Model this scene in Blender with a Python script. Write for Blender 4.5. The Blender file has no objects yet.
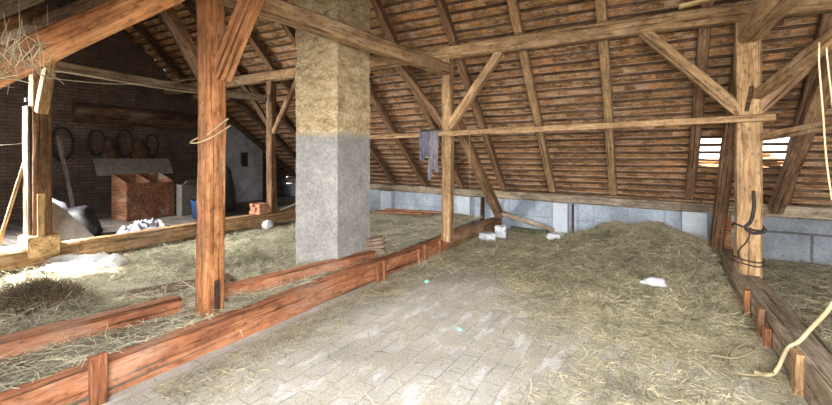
import bpy, bmesh, math, random
import numpy as np
from mathutils import Vector, Matrix, noise

SC = bpy.context.scene
COL = SC.collection
rnd = random.Random(7)
V = Vector

# ------------------------------------------------------------------ camera
cd = bpy.data.cameras.new('camera')
cam = bpy.data.objects.new('camera', cd)
COL.objects.link(cam)
cam.location = (0, 0, 1.66)
cam.rotation_euler = (math.radians(90), 0, math.radians(29.1))
cd.sensor_width = 36.0
cd.lens = 409.0 / 832.0 * 36.0
cd.shift_y = -45.5 / 832.0
cd.clip_start = 0.05
SC.camera = cam

# ------------------------------------------------------------------ world, sun, daylight
w = bpy.data.worlds.new('sky')
SC.world = w
w.use_nodes = True
bg = w.node_tree.nodes['Background']
bg.inputs[0].default_value = (0.93, 0.97, 1.0, 1)
bg.inputs[1].default_value = 2.2

def area(name, loc, target, sx, sy, power, color, spread=180):
    ld = bpy.data.lights.new(name, 'AREA')
    ld.shape = 'RECTANGLE'
    ld.size = sx
    ld.size_y = sy
    ld.energy = power
    ld.color = color
    ld.spread = math.radians(spread)
    o = bpy.data.objects.new(name, ld)
    COL.objects.link(o)
    o.location = loc
    o.rotation_euler = (V(target) - V(loc)).to_track_quat('-Z', 'Y').to_euler()
    return o
# lamp for frontal daylight, in a wide opening assumed unseen behind the photographer
area('unseen_opening_lamp', (0.9, -0.9, 2.1), (-1.6, 5.5, 1.3), 3.4, 1.5, 270, (1.0, 0.97, 0.93))
area('added_outside_lamp', (0.9, -4.2, 2.3), (-1.0, 6.0, 1.4), 5.0, 2.4, 620, (0.97, 0.98, 1.0))  # extra lamp added outside to brighten the far end more evenly
# daylight through the roof hatch above the left bay
area('hatch_daylight', (-8.6, 0.75, 2.55), (-5.6, 4.3, 0.1), 2.0, 0.9, 330, (1.0, 0.98, 0.95), 115)
sd = bpy.data.lights.new('sun', 'SUN')
sd.energy = 24
sd.angle = math.radians(0.6)
sd.color = (1.0, 0.95, 0.86)
so = bpy.data.objects.new('sun', sd)
COL.objects.link(so)
so.rotation_euler = V((0.50, 0.25, -0.80)).to_track_quat('-Z', 'Y').to_euler()

SC.view_settings.view_transform = 'Standard'
SC.view_settings.look = 'None'
SC.view_settings.exposure = 1.0
SC.view_settings.gamma = 1.0
SC.view_settings.use_curve_mapping = False

# ------------------------------------------------------------------ materials
def new_mat(name):
    m = bpy.data.materials.new(name)
    m.use_nodes = True
    nt = m.node_tree
    b = nt.nodes['Principled BSDF']
    b.inputs['Roughness'].default_value = 0.85
    b.inputs['Specular IOR Level'].default_value = 0.25
    return m, nt, b

def N(nt, kind, **kw):
    n = nt.nodes.new(kind)
    for k, v in kw.items():
        if k in n.inputs.keys():
            n.inputs[k].default_value = v
        else:
            setattr(n, k, v)
    return n

def ramp(nt, fac, stops):
    r = nt.nodes.new('ShaderNodeValToRGB')
    els = r.color_ramp.elements
    while len(els) < len(stops):
        els.new(0.5)
    for e, (p, c) in zip(els, stops):
        e.position = p
        e.color = (*c, 1)
    nt.links.new(fac, r.inputs[0])
    return r.outputs[0]

def mix(nt, fac, a, b, mode='MIX'):
    n = nt.nodes.new('ShaderNodeMix')
    n.data_type = 'RGBA'
    n.blend_type = mode
    for sock, val in ((n.inputs[0], fac), (n.inputs[6], a), (n.inputs[7], b)):
        if hasattr(val, 'links'):
            nt.links.new(val, sock)
        elif isinstance(val, (int, float)):
            sock.default_value = val
        else:
            sock.default_value = (*val, 1)
    return n.outputs[2]

def coords(nt, scale=(1, 1, 1), which='Object', rot=(0, 0, 0)):
    tc = nt.nodes.new('ShaderNodeTexCoord')
    mp = nt.nodes.new('ShaderNodeMapping')
    mp.inputs['Scale'].default_value = scale
    mp.inputs['Rotation'].default_value = rot
    nt.links.new(tc.outputs[which], mp.inputs[0])
    return mp.outputs[0]

def noise_tex(nt, vec, scale, detail=4, rough=0.6, dist=0.0):
    n = N(nt, 'ShaderNodeTexNoise', Scale=scale, Detail=detail, Roughness=rough, Distortion=dist)
    nt.links.new(vec, n.inputs['Vector'])
    return n.outputs[0]

def bump(nt, b, h, strength=0.4, dist=0.01):
    n = N(nt, 'ShaderNodeBump', Strength=strength, Distance=dist)
    nt.links.new(h, n.inputs['Height'])
    nt.links.new(n.outputs[0], b.inputs['Normal'])

def wood(name, dark, mid, light, rough=0.85, crack=0.85):
    """old hewn timber, the grain runs along the object's local X"""
    m, nt, b = new_mat(name)
    b.inputs['Roughness'].default_value = rough
    v1 = coords(nt, (0.8, 7, 7))
    n1 = noise_tex(nt, v1, 2.6, 9, 0.72, 0.8)
    c = ramp(nt, n1, [(0.3, dark), (0.5, mid), (0.68, light)])
    v2 = coords(nt, (0.35, 20, 20))
    n2 = noise_tex(nt, v2, 1.5, 5, 0.6, 0.5)
    ck = ramp(nt, n2, [(0.37, (0.14, 0.13, 0.12)), (0.44, (1, 1, 1)), (0.62, (1, 1, 1)), (0.72, (1.15, 1.15, 1.15))])
    c = mix(nt, crack, c, ck, 'MULTIPLY')
    v3 = coords(nt, (1, 1.6, 1.6))
    n3 = noise_tex(nt, v3, 2.4, 4, 0.6)
    pt = ramp(nt, n3, [(0.35, (0.62, 0.58, 0.56)), (0.62, (1.12, 1.1, 1.05))])
    c = mix(nt, 0.9, c, pt, 'MULTIPLY')
    n5 = noise_tex(nt, coords(nt, (0.5, 1, 1)), 26, 3, 0.6)
    c = mix(nt, 0.8, c, ramp(nt, n5, [(0.3, (0.4, 0.38, 0.36)), (0.46, (1, 1, 1)), (0.7, (1.12, 1.12, 1.12))]), 'MULTIPLY')
    n6 = noise_tex(nt, coords(nt, (0.6, 2, 2)), 1.7, 5, 0.7)
    c = mix(nt, ramp(nt, n6, [(0.55, (0, 0, 0)), (0.75, (0.4, 0.4, 0.4))]), c, (0.5, 0.43, 0.36))
    oi = nt.nodes.new('ShaderNodeObjectInfo')
    ov = ramp(nt, oi.outputs['Random'], [(0, (0.85, 0.83, 0.82)), (1, (1.1, 1.08, 1.04))])
    c = mix(nt, 1.0, c, ov, 'MULTIPLY')
    nt.links.new(c, b.inputs['Base Color'])
    bump(nt, b, n2, 0.5, 0.012)
    return m

M = {}
M['orange'] = wood('orange_timber', (0.2, 0.08, 0.032), (0.44, 0.2, 0.085), (0.62, 0.34, 0.17))
M['red'] = wood('reddish_timber', (0.19, 0.07, 0.035), (0.37, 0.155, 0.08), (0.52, 0.27, 0.155))
M['tan'] = wood('tan_timber', (0.2, 0.115, 0.055), (0.42, 0.27, 0.14), (0.62, 0.45, 0.27))
M['pale'] = wood('pale_timber', (0.38, 0.24, 0.11), (0.62, 0.43, 0.23), (0.78, 0.6, 0.38))
M['brown'] = wood('brown_timber', (0.11, 0.06, 0.033), (0.25, 0.145, 0.08), (0.42, 0.27, 0.16))
M['dark'] = wood('dark_timber', (0.05, 0.03, 0.02), (0.11, 0.068, 0.042), (0.2, 0.13, 0.085))
M['darkened'] = wood('shadow_dark_batten', (0.07, 0.042, 0.027), (0.155, 0.095, 0.057), (0.27, 0.175, 0.11))  # far roof battens darkened so their colour paints the shadow lines between courses
M['grey'] = wood('grey_weathered_timber', (0.16, 0.125, 0.09), (0.33, 0.27, 0.2), (0.5, 0.43, 0.33))
M['plank'] = wood('dusty_plank', (0.09, 0.085, 0.08), (0.19, 0.18, 0.165), (0.3, 0.285, 0.26))

def simple(name, c1, c2, scale=12, rough=0.8, metal=0.0, bmp=0.3):
    m, nt, b = new_mat(name)
    n = noise_tex(nt, coords(nt), scale, 5, 0.65)
    nt.links.new(ramp(nt, n, [(0.3, c1), (0.7, c2)]), b.inputs['Base Color'])
    b.inputs['Roughness'].default_value = rough
    b.inputs['Metallic'].default_value = metal
    if bmp:
        bump(nt, b, n, bmp, 0.01)
    return m
M['iron'] = simple('rusty_iron', (0.05, 0.03, 0.025), (0.14, 0.08, 0.06), 20, 0.6, 0.5)
M['leather'] = simple('black_leather', (0.015, 0.012, 0.011), (0.06, 0.045, 0.04), 18, 0.6)
M['black'] = simple('black_rubber', (0.012, 0.012, 0.013), (0.04, 0.04, 0.043), 10, 0.55)
M['wire'] = simple('thin_wire', (0.25, 0.2, 0.15), (0.45, 0.36, 0.27), 8, 0.6)
M['rope'] = simple('pale_rope', (0.45, 0.34, 0.18), (0.72, 0.58, 0.36), 60, 0.9)
M['twine'] = simple('old_twine', (0.2, 0.16, 0.1), (0.34, 0.28, 0.18), 60, 0.9)
M['cloth'] = simple('grey_violet_cloth', (0.085, 0.08, 0.11), (0.22, 0.21, 0.26), 9, 0.95)
M['cloth2'] = simple('grey_cloth', (0.14, 0.13, 0.15), (0.3, 0.28, 0.31), 9, 0.95)
M['sheet'] = simple('white_plastic', (0.68, 0.7, 0.74), (0.86, 0.87, 0.9), 6, 0.45)
M['bag'] = simple('lilac_grey_plastic', (0.3, 0.31, 0.38), (0.52, 0.53, 0.6), 5, 0.5)
M['white'] = simple('white_lime_block', (0.5, 0.53, 0.57), (0.78, 0.8, 0.83), 9, 0.9)
M['limeblue'] = simple('bluish_limewash', (0.46, 0.51, 0.57), (0.58, 0.63, 0.68), 7, 0.95)
M['blue'] = simple('blue_plastic', (0.02, 0.05, 0.14), (0.04, 0.09, 0.22), 5, 0.45)
M['teal'] = simple('turquoise_plastic', (0.2, 0.55, 0.5), (0.35, 0.7, 0.62), 5, 0.45)
M['moss'] = simple('dark_mossy_timber', (0.05, 0.055, 0.03), (0.13, 0.14, 0.07), 14, 0.9)
M['tin'] = simple('dull_tin', (0.2, 0.19, 0.18), (0.36, 0.34, 0.32), 7, 0.5, 0.3)
M['board'] = simple('grey_fibreboard', (0.09, 0.082, 0.075), (0.17, 0.155, 0.14), 9, 0.85)
M['clay'] = simple('red_clay', (0.3, 0.12, 0.07), (0.52, 0.27, 0.17), 14, 0.9)
M['claydust'] = simple('dusty_clay_tile', (0.2, 0.14, 0.1), (0.42, 0.32, 0.24), 16, 0.9)
M['binred'] = wood('bin_red_wood', (0.1, 0.042, 0.022), (0.175, 0.08, 0.043), (0.25, 0.125, 0.075))

# roof tiles seen from below
def tile_mat(name, gain):
    m, nt, b = new_mat(name)
    at = nt.nodes.new('ShaderNodeAttribute')
    at.attribute_name = 'tone'
    base = ramp(nt, at.outputs['Fac'], [(0.0, (0.32, 0.195, 0.09)), (0.5, (0.49, 0.295, 0.135)),
                                        (0.85, (0.64, 0.35, 0.15)), (1.0, (0.74, 0.55, 0.37))])
    n1 = noise_tex(nt, coords(nt), 1.1, 4, 0.6)
    base = mix(nt, 1.0, base, ramp(nt, n1, [(0.3, (0.62, 0.6, 0.58)), (0.68, (1.15, 1.08, 1.0))]), 'MULTIPLY')
    n4 = noise_tex(nt, coords(nt, (1, 3, 3)), 5, 5, 0.7)
    base = mix(nt, 0.9, base, ramp(nt, n4, [(0.35, (0.36, 0.35, 0.34)), (0.62, (1.25, 1.22, 1.16))]), 'MULTIPLY')
    # lime torching along the head of each course, broken off in places
    hd = nt.nodes.new('ShaderNodeAttribute')
    hd.attribute_name = 'head'
    n2 = noise_tex(nt, coords(nt, (1, 2.2, 2.2)), 8, 5, 0.7)
    ad = N(nt, 'ShaderNodeMath', operation='MULTIPLY_ADD')
    nt.links.new(hd.outputs['Fac'], ad.inputs[0])
    ad.inputs[1].default_value = 0.22
    nt.links.new(n2, ad.inputs[2])
    mort = ramp(nt, ad.outputs[0], [(0.62, (0, 0, 0)), (0.72, (0.8, 0.8, 0.8))])
    base = mix(nt, mort, base, (0.6, 0.44, 0.32))
    n3 = noise_tex(nt, coords(nt), 34, 3, 0.7)
    base = mix(nt, 0.7, base, ramp(nt, n3, [(0.35, (0.55, 0.52, 0.5)), (0.65, (1.2, 1.15, 1.1))]), 'MULTIPLY')
    base = mix(nt, 1.0, base, (gain, gain, gain), 'MULTIPLY')
    nt.links.new(base, b.inputs['Base Color'])
    b.inputs['Roughness'].default_value = 0.9
    bump(nt, b, n3, 0.5, 0.01)
    return m
M['tile'] = tile_mat('clay_roof_tiles', 1.0)

# brick gable
def brick_mat(name, c1, c2, mortar, bw=0.27, rh=0.075, ms=0.012, which_rot=(0, 0, 0), soot=None, axes='YZ'):
    m, nt, b = new_mat(name)
    tc = nt.nodes.new('ShaderNodeTexCoord')
    sp = nt.nodes.new('ShaderNodeSeparateXYZ')
    cb = nt.nodes.new('ShaderNodeCombineXYZ')
    nt.links.new(tc.outputs['Object'], sp.inputs[0])
    nt.links.new(sp.outputs[axes[0]], cb.inputs[0])
    nt.links.new(sp.outputs[axes[1]], cb.inputs[1])
    nz = N(nt, 'ShaderNodeTexNoise', Scale=3.0, Detail=3)
    nt.links.new(tc.outputs['Object'], nz.inputs['Vector'])
    wob = nt.nodes.new('ShaderNodeMixRGB')
    wob.blend_type = 'ADD'
    wob.inputs[0].default_value = 0.03
    nt.links.new(cb.outputs[0], wob.inputs[1])
    nt.links.new(nz.outputs['Color'], wob.inputs[2])
    br = N(nt, 'ShaderNodeTexBrick', Scale=1.0)
    br.inputs['Brick Width'].default_value = bw
    br.inputs['Row Height'].default_value = rh
    br.inputs['Mortar Size'].default_value = ms
    br.inputs['Mortar Smooth'].default_value = 0.4
    br.inputs['Color1'].default_value = (*c1, 1)
    br.inputs['Color2'].default_value = (*c2, 1)
    br.inputs['Mortar'].default_value = (*mortar, 1)
    nt.links.new(wob.outputs[0], br.inputs['Vector'])
    c = br.outputs['Color']
    n2 = noise_tex(nt, coords(nt), 1.6, 5, 0.65)
    c = mix(nt, 1.0, c, ramp(nt, n2, [(0.32, (0.55, 0.55, 0.55)), (0.7, (1.15, 1.12, 1.1))]), 'MULTIPLY')
    n3 = noise_tex(nt, coords(nt), 22, 4, 0.7)
    c = mix(nt, 0.6, c, ramp(nt, n3, [(0.35, (0.6, 0.6, 0.6)), (0.65, (1.15, 1.15, 1.15))]), 'MULTIPLY')
    nt.links.new(c, b.inputs['Base Color'])
    b.inputs['Roughness'].default_value = 0.95
    bump(nt, b, br.outputs['Fac'], -0.5, 0.02)
    return m
M['gable'] = brick_mat('sooty_brick', (0.13, 0.1, 0.08), (0.18, 0.135, 0.11), (0.09, 0.072, 0.06))
M['kneewall'] = brick_mat('whitewashed_blocks', (0.42, 0.49, 0.58), (0.46, 0.53, 0.61), (0.34, 0.39, 0.45), 0.62, 0.36, 0.012, axes='XZ')
M['kneegrey'] = brick_mat('grey_cement_blocks', (0.28, 0.31, 0.35), (0.35, 0.38, 0.42), (0.15, 0.15, 0.15), 1.9, 0.47, 0.025, axes='XZ')

# whitewash of the little gable partition
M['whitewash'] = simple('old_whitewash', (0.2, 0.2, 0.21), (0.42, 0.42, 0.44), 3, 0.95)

# brick floor, pale and dusty, with chaff trodden into it
def floor_mat():
    m, nt, b = new_mat('dusty_brick_floor')
    v = coords(nt, (1, 1, 1), 'Object', (0, 0, math.radians(92)))
    nz = N(nt, 'ShaderNodeTexNoise', Scale=2.6, Detail=4)
    nt.links.new(v, nz.inputs['Vector'])
    wob = nt.nodes.new('ShaderNodeMixRGB')
    wob.blend_type = 'ADD'
    wob.inputs[0].default_value = 0.11
    nt.links.new(v, wob.inputs[1])
    nt.links.new(nz.outputs['Color'], wob.inputs[2])
    br = N(nt, 'ShaderNodeTexBrick', Scale=1.0)
    br.inputs['Brick Width'].default_value = 0.31
    br.inputs['Row Height'].default_value = 0.155
    br.inputs['Mortar Size'].default_value = 0.01
    br.inputs['Mortar Smooth'].default_value = 0.7
    br.inputs['Color1'].default_value = (0.5, 0.49, 0.475, 1)
    br.inputs['Color2'].default_value = (0.58, 0.575, 0.57, 1)
    br.inputs['Mortar'].default_value = (0.36, 0.35, 0.31, 1)
    nt.links.new(wob.outputs[0], br.inputs['Vector'])
    c = br.outputs['Color']
    n1 = noise_tex(nt, coords(nt), 1.3, 6, 0.65)
    c = mix(nt, 1.0, c, ramp(nt, n1, [(0.3, (0.72, 0.7, 0.62)), (0.7, (1.14, 1.14, 1.16))]), 'MULTIPLY')
    n2 = noise_tex(nt, coords(nt), 3.4, 8, 0.75)
    chaff = ramp(nt, n2, [(0.42, (0, 0, 0)), (0.6, (0.9, 0.9, 0.9))])
    c = mix(nt, chaff, c, (0.5, 0.475, 0.395))
    n4 = noise_tex(nt, coords(nt, (1, 0.35, 1), 'Object', (0, 0, 0.6)), 7, 5, 0.6)
    worn = ramp(nt, n4, [(0.54, (0, 0, 0)), (0.64, (0.75, 0.75, 0.75))])
    c = mix(nt, worn, c, (0.7, 0.7, 0.72))
    n3 = noise_tex(nt, coords(nt), 70, 4, 0.75)
    c = mix(nt, 0.8, c, ramp(nt, n3, [(0.35, (0.66, 0.64, 0.6)), (0.65, (1.2, 1.2, 1.2))]), 'MULTIPLY')
    nt.links.new(c, b.inputs['Base Color'])
    b.inputs['Roughness'].default_value = 0.8
    bump(nt, b, br.outputs['Fac'], -0.35, 0.015)
    return m
M['floor'] = floor_mat()

# hay: ground cover and stalks
def hay_mats(name, ramp_stops, ground_a, ground_b):
    m, nt, b = new_mat(name + '_stalks')
    at = nt.nodes.new('ShaderNodeAttribute')
    at.attribute_name = 'tone'
    c = ramp(nt, at.outputs['Fac'], ramp_stops)
    n1 = noise_tex(nt, coords(nt), 2.6, 6, 0.75)
    c = mix(nt, 1.0, c, ramp(nt, n1, [(0.34, (0.5, 0.5, 0.45)), (0.48, (0.95, 0.94, 0.92)), (0.6, (1.12, 1.12, 1.08)), (0.7, (1.22, 1.2, 0.92))]), 'MULTIPLY')
    nt.links.new(c, b.inputs['Base Color'])
    g, nt, b = new_mat(name + '_bed')
    n1 = noise_tex(nt, coords(nt), 55, 6, 0.8, 1.5)
    c = ramp(nt, n1, [(0.35, ground_a), (0.65, ground_b)])
    n2 = noise_tex(nt, coords(nt), 2.0, 4, 0.6)
    c = mix(nt, 1.0, c, ramp(nt, n2, [(0.3, (0.7, 0.7, 0.68)), (0.7, (1.15, 1.15, 1.12))]), 'MULTIPLY')
    nt.links.new(c, b.inputs['Base Color'])
    bump(nt, b, n1, 1.0, 0.03)
    return m, g
HAY = [(0.0, (0.27, 0.24, 0.18)), (0.35, (0.49, 0.475, 0.35)), (0.7, (0.63, 0.615, 0.475)), (1.0, (0.8, 0.72, 0.53))]
HAYG = [(0.0, (0.13, 0.11, 0.065)), (0.4, (0.47, 0.43, 0.29)), (0.75, (0.62, 0.57, 0.40)), (1.0, (0.76, 0.67, 0.47))]
M['hay'], M['hay_bed'] = hay_mats('grey_hay', HAY, (0.23, 0.215, 0.165), (0.53, 0.505, 0.42))
M['hayg'], M['hayg_bed'] = hay_mats('green_hay', HAYG, (0.13, 0.11, 0.07), (0.42, 0.38, 0.27))
M['hayb'], M['hayb_bed'] = hay_mats('brown_hay', [(0, (0.07, 0.05, 0.03)), (0.5, (0.17, 0.125, 0.075)), (1, (0.36, 0.29, 0.17))], (0.07, 0.05, 0.03), (0.18, 0.13, 0.08))

def chimney_mat():
    m, nt, b = new_mat('rubble_and_plaster')
    tc = nt.nodes.new('ShaderNodeTexCoord')
    sp = nt.nodes.new('ShaderNodeSeparateXYZ')
    nt.links.new(tc.outputs['Object'], sp.inputs[0])
    n0 = noise_tex(nt, coords(nt), 4.0, 4, 0.6)
    mm = N(nt, 'ShaderNodeMath', operation='MULTIPLY_ADD')
    nt.links.new(n0, mm.inputs[0])
    mm.inputs[1].default_value = 0.22
    nt.links.new(sp.outputs[2], mm.inputs[2])
    mask = ramp(nt, mm.outputs[0], [(0.0, (0, 0, 0)), (1.0, (1, 1, 1))])
    mr = N(nt, 'ShaderNodeMapRange')
    mr.inputs['From Min'].default_value = 2.03
    mr.inputs['From Max'].default_value = 2.12
    nt.links.new(mm.outputs[0], mr.inputs['Value'])
    n1 = noise_tex(nt, coords(nt), 2.4, 6, 0.7)
    low = ramp(nt, n1, [(0.3, (0.24, 0.232, 0.222)), (0.68, (0.42, 0.41, 0.395))])
    n2 = noise_tex(nt, coords(nt, (1, 1, 2.4)), 4.5, 7, 0.72)
    up = ramp(nt, n2, [(0.28, (0.27, 0.19, 0.095)), (0.5, (0.52, 0.4, 0.23)), (0.72, (0.68, 0.57, 0.39))])
    c = mix(nt, mr.outputs[0], low, up)
    vd = nt.nodes.new('ShaderNodeTexVoronoi')
    vd.feature = 'DISTANCE_TO_EDGE'
    vd.inputs['Scale'].default_value = 5.5
    wv = nt.nodes.new('ShaderNodeMixRGB')
    wv.blend_type = 'ADD'
    wv.inputs[0].default_value = 0.35
    nw = N(nt, 'ShaderNodeTexNoise', Scale=5.0, Detail=4)
    nt.links.new(coords(nt, (1, 1, 1)), nw.inputs['Vector'])
    nt.links.new(coords(nt, (1, 1, 2.3)), wv.inputs[1])
    nt.links.new(nw.outputs['Color'], wv.inputs[2])
    nt.links.new(wv.outputs[0], vd.inputs['Vector'])
    jt = ramp(nt, vd.outputs['Distance'], [(0.0, (0.5, 0.46, 0.4)), (0.09, (1, 1, 1))])
    nbk = noise_tex(nt, coords(nt), 3.3, 3, 0.6)
    jf = N(nt, 'ShaderNodeMath', operation='MULTIPLY')
    nt.links.new(ramp(nt, nbk, [(0.4, (0, 0, 0)), (0.6, (1, 1, 1))]), jf.inputs[0])
    nt.links.new(mr.outputs[0], jf.inputs[1])
    c = mix(nt, jf.outputs[0], c, mix(nt, 1.0, c, jt, 'MULTIPLY'))
    n3 = noise_tex(nt, coords(nt), 26, 6, 0.78)
    c = mix(nt, 0.8, c, ramp(nt, n3, [(0.33, (0.55, 0.54, 0.52)), (0.62, (1.15, 1.15, 1.15))]), 'MULTIPLY')
    nt.links.new(c, b.inputs['Base Color'])
    b.inputs['Roughness'].default_value = 0.95
    bump(nt, b, n3, 0.7, 0.015)
    return m
M['chimney'] = chimney_mat()

# ------------------------------------------------------------------ helpers
def link(name, me, mat=None, parent=None, smooth=False):
    o = bpy.data.objects.new(name, me)
    COL.objects.link(o)
    if mat is not None:
        for m in (mat if isinstance(mat, (list, tuple)) else [mat]):
            me.materials.append(m)
    if smooth:
        me.polygons.foreach_set('use_smooth', [True] * len(me.polygons))
    if parent is not None:
        o.parent = parent
    return o

def tag(o, label=None, cat=None, group=None, kind=None):
    if label:
        o['label'] = label
    if cat:
        o['category'] = cat
    if group:
        o['group'] = group
    if kind:
        o['kind'] = kind
    return o

def empty(name, loc, label, cat, group=None, rz=0):
    o = bpy.data.objects.new(name, None)
    COL.objects.link(o)
    o.empty_display_size = 0.1
    o.location = loc
    o.rotation_euler = (0, 0, rz)
    return tag(o, label, cat, group)

def mesh(name, verts, faces):
    me = bpy.data.meshes.new(name)
    me.from_pydata([tuple(v) for v in verts], [], faces)
    me.update()
    return me

def box_vf(x0, x1, y0, y1, z0, z1, verts, faces):
    k = len(verts)
    verts += [(x0, y0, z0), (x1, y0, z0), (x1, y1, z0), (x0, y1, z0), (x0, y0, z1), (x1, y0, z1), (x1, y1, z1), (x0, y1, z1)]
    faces += [(k, k+3, k+2, k+1), (k+4, k+5, k+6, k+7), (k, k+1, k+5, k+4), (k+1, k+2, k+6, k+5), (k+2, k+3, k+7, k+6), (k+3, k, k+4, k+7)]

def box(name, x0, x1, y0, y1, z0, z1, mat, parent=None, bevel=0.0):
    vs, fs = [], []
    box_vf(x0, x1, y0, y1, z0, z1, vs, fs)
    me = mesh(name, vs, fs)
    if bevel:
        bm = bmesh.new()
        bm.from_mesh(me)
        bmesh.ops.bevel(bm, geom=bm.edges[:], offset=bevel, segments=2, affect='EDGES')
        bm.to_mesh(me)
        bm.free()
    return link(name, me, mat, parent)

def timber_mesh(name, L, wd, ht, rough=0.006, taper=1.0, seed=0, chamfer=0.12, bow=0.0, roundness=0.0):
    """hand hewn squared timber along local X from 0 to L; wd = local Y, ht = local Z"""
    r = random.Random(seed)
    n = max(4, int(L / 0.12))
    c = min(wd, ht) * chamfer
    hw, hh = wd / 2, ht / 2
    ring = [(-hw + c, -hh), (0, -hh), (hw - c, -hh), (hw, -hh + c), (hw, 0), (hw, hh - c), (hw - c, hh), (0, hh), (-hw + c, hh), (-hw, hh - c), (-hw, 0), (-hw, -hh + c)]
    if roundness:
        ring = [(y * (1 - roundness) + roundness * hw * math.cos(math.atan2(z, y)), z * (1 - roundness) + roundness * hh * math.sin(math.atan2(z, y))) for y, z in ring]
    K = len(ring)
    vs, fs = [], []
    off = V((r.random() * 50, r.random() * 50, r.random() * 50))
    for i in range(n + 1):
        t = i / n
        x = t * L
        s = 1 + (taper - 1) * t
        ox = noise.noise(V((x * 0.5, 0, 0)) + off) * rough * 3
        oz = noise.noise(V((x * 0.5, 9, 0)) + off) * rough * 3 + bow * math.sin(math.pi * t)
        for (y, z) in ring:
            d = noise.noise(V((x * 2.2, y * 14, z * 14)) + off) * rough + noise.noise(V((x * 9, y * 30, z * 30)) + off) * rough * 0.5
            ln = math.hypot(y, z)
            vs.append((x + (r.random() - 0.5) * 0.01 * (1 if 0 < i < n else 0), y * s + ox + d * y / ln, z * s + oz + d * z / ln))
    for i in range(n):
        for k in range(K):
            a, b2 = i * K + k, i * K + (k + 1) % K
            fs.append((a, a + K, b2 + K, b2))
    fs.append(tuple(range(K)))
    fs.append(tuple(n * K + k for k in reversed(range(K))))
    return mesh(name, vs, fs)

SEED = [100]
def timber(name, p0, p1, wd, ht, mat, label=None, cat='beam', group=None, parent=None, roll=0.0, **kw):
    p0, p1 = V(p0), V(p1)
    d = p1 - p0
    L = d.length
    SEED[0] += 1
    me = timber_mesh(name, L, wd, ht, seed=SEED[0], **kw)
    o = link(name, me, M[mat], parent)
    x = d.normalized()
    up = V((0, 0, 1)) if abs(x.z) < 0.95 else V((0, 1, 0))
    y = up.cross(x).normalized()
    z = x.cross(y)
    mt = Matrix((x, y, z)).transposed().to_4x4()
    mt = Matrix.Translation(p0) @ mt @ Matrix.Rotation(roll, 4, 'X')
    o.matrix_world = mt
    if label:
        tag(o, label, cat, group)
    return o

def catmull(pts, n=8):
    pts = [V(p) for p in pts]
    out = []
    P = [pts[0] * 2 - pts[1]] + pts + [pts[-1] * 2 - pts[-2]]
    for i in range(1, len(P) - 2):
        for k in range(n):
            t = k / n
            a, b, c, d = P[i-1], P[i], P[i+1], P[i+2]
            out.append(0.5 * ((2*b) + (c-a)*t + (2*a-5*b+4*c-d)*t*t + (3*b-a-3*c+d)*t*t*t))
    out.append(pts[-1])
    return out

def tube_vf(pts, rad, vs, fs, K=6, flat=1.0):
    base = len(vs)
    n = len(pts)
    prev = None
    for i, p in enumerate(pts):
        t = (pts[min(i+1, n-1)] - pts[max(i-1, 0)])
        t = t.normalized() if t.length > 1e-9 else V((0, 0, 1))
        if prev is None:
            a = V((0, 0, 1)) if abs(t.z) < 0.9 else V((1, 0, 0))
            u = t.cross(a).normalized()
        else:
            u = (prev - t * prev.dot(t)).normalized()
        prev = u
        v = t.cross(u)
        rr = rad(i / (n - 1)) if callable(rad) else rad
        for k in range(K):
            an = 2 * math.pi * k / K
            vs.append(p + u * (math.cos(an) * rr) + v * (math.sin(an) * rr * flat))
    for i in range(n - 1):
        for k in range(K):
            a, b = base + i*K + k, base + i*K + (k+1) % K
            fs.append((a, b, b + K, a + K))
    fs.append(tuple(base + k for k in reversed(range(K))))
    fs.append(tuple(base + (n-1)*K + k for k in range(K)))

def tube(name, pts, rad, mat, label=None, cat=None, group=None, parent=None, n=8, K=6, flat=1.0):
    pp = catmull(pts, n) if n > 1 else [V(p) for p in pts]
    o0 = pp[0].copy()
    vs, fs = [], []
    tube_vf([p - o0 for p in pp] if parent is None else pp, rad, vs, fs, K, flat)
    o = link(name, mesh(name, vs, fs), M[mat], parent, smooth=True)
    if parent is None:
        o.location = o0
    if label:
        tag(o, label, cat, group)
    return o

def lumpy(name, loc, size, mat, label, cat, group=None, seed=0, rough=0.18, sub=3, rz=0.0, block=0.0):
    bm = bmesh.new()
    if block:
        bmesh.ops.create_cube(bm, size=2)
        bmesh.ops.subdivide_edges(bm, edges=bm.edges[:], cuts=5, use_grid_fill=True)
    else:
        bmesh.ops.create_icosphere(bm, subdivisions=sub, radius=1)
    off = V((seed * 3.1, seed * 1.7, 5))
    for v in bm.verts:
        d = noise.noise(v.co * 1.3 + off) * rough + noise.noise(v.co * 3.5 + off) * rough * 0.5
        v.co = v.co * (1 + d)
        if not block and v.co.z < -0.5:
            v.co.z = -0.5 + (v.co.z + 0.5) * 0.15
    zmin = min(v.co.z for v in bm.verts)
    for v in bm.verts:
        v.co = V((v.co.x * size[0], v.co.y * size[1], (v.co.z - zmin) * size[2]))
    me = bpy.data.meshes.new(name)
    bm.to_mesh(me)
    bm.free()
    o = link(name, me, M[mat], None, smooth=not block)
    o.location = loc
    o.rotation_euler = (0, 0, rz)
    return tag(o, label, cat, group)

def struct(o):
    o['kind'] = 'structure'
    return o

# ------------------------------------------------------------------ layout numbers
XA, XB, XC = -3.15, 1.13, -7.25            # truss lines along the building
YN, YF, YR = 2.41, 6.43, 4.42               # near purlin, far purlin, ridge
def YP(x):                                  # line of the far wall plate (not quite parallel to the ridge)
    return 9.0 - 0.148 * (x + 0.75)
GX, RX = -11.3, 4.2                         # end walls

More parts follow.
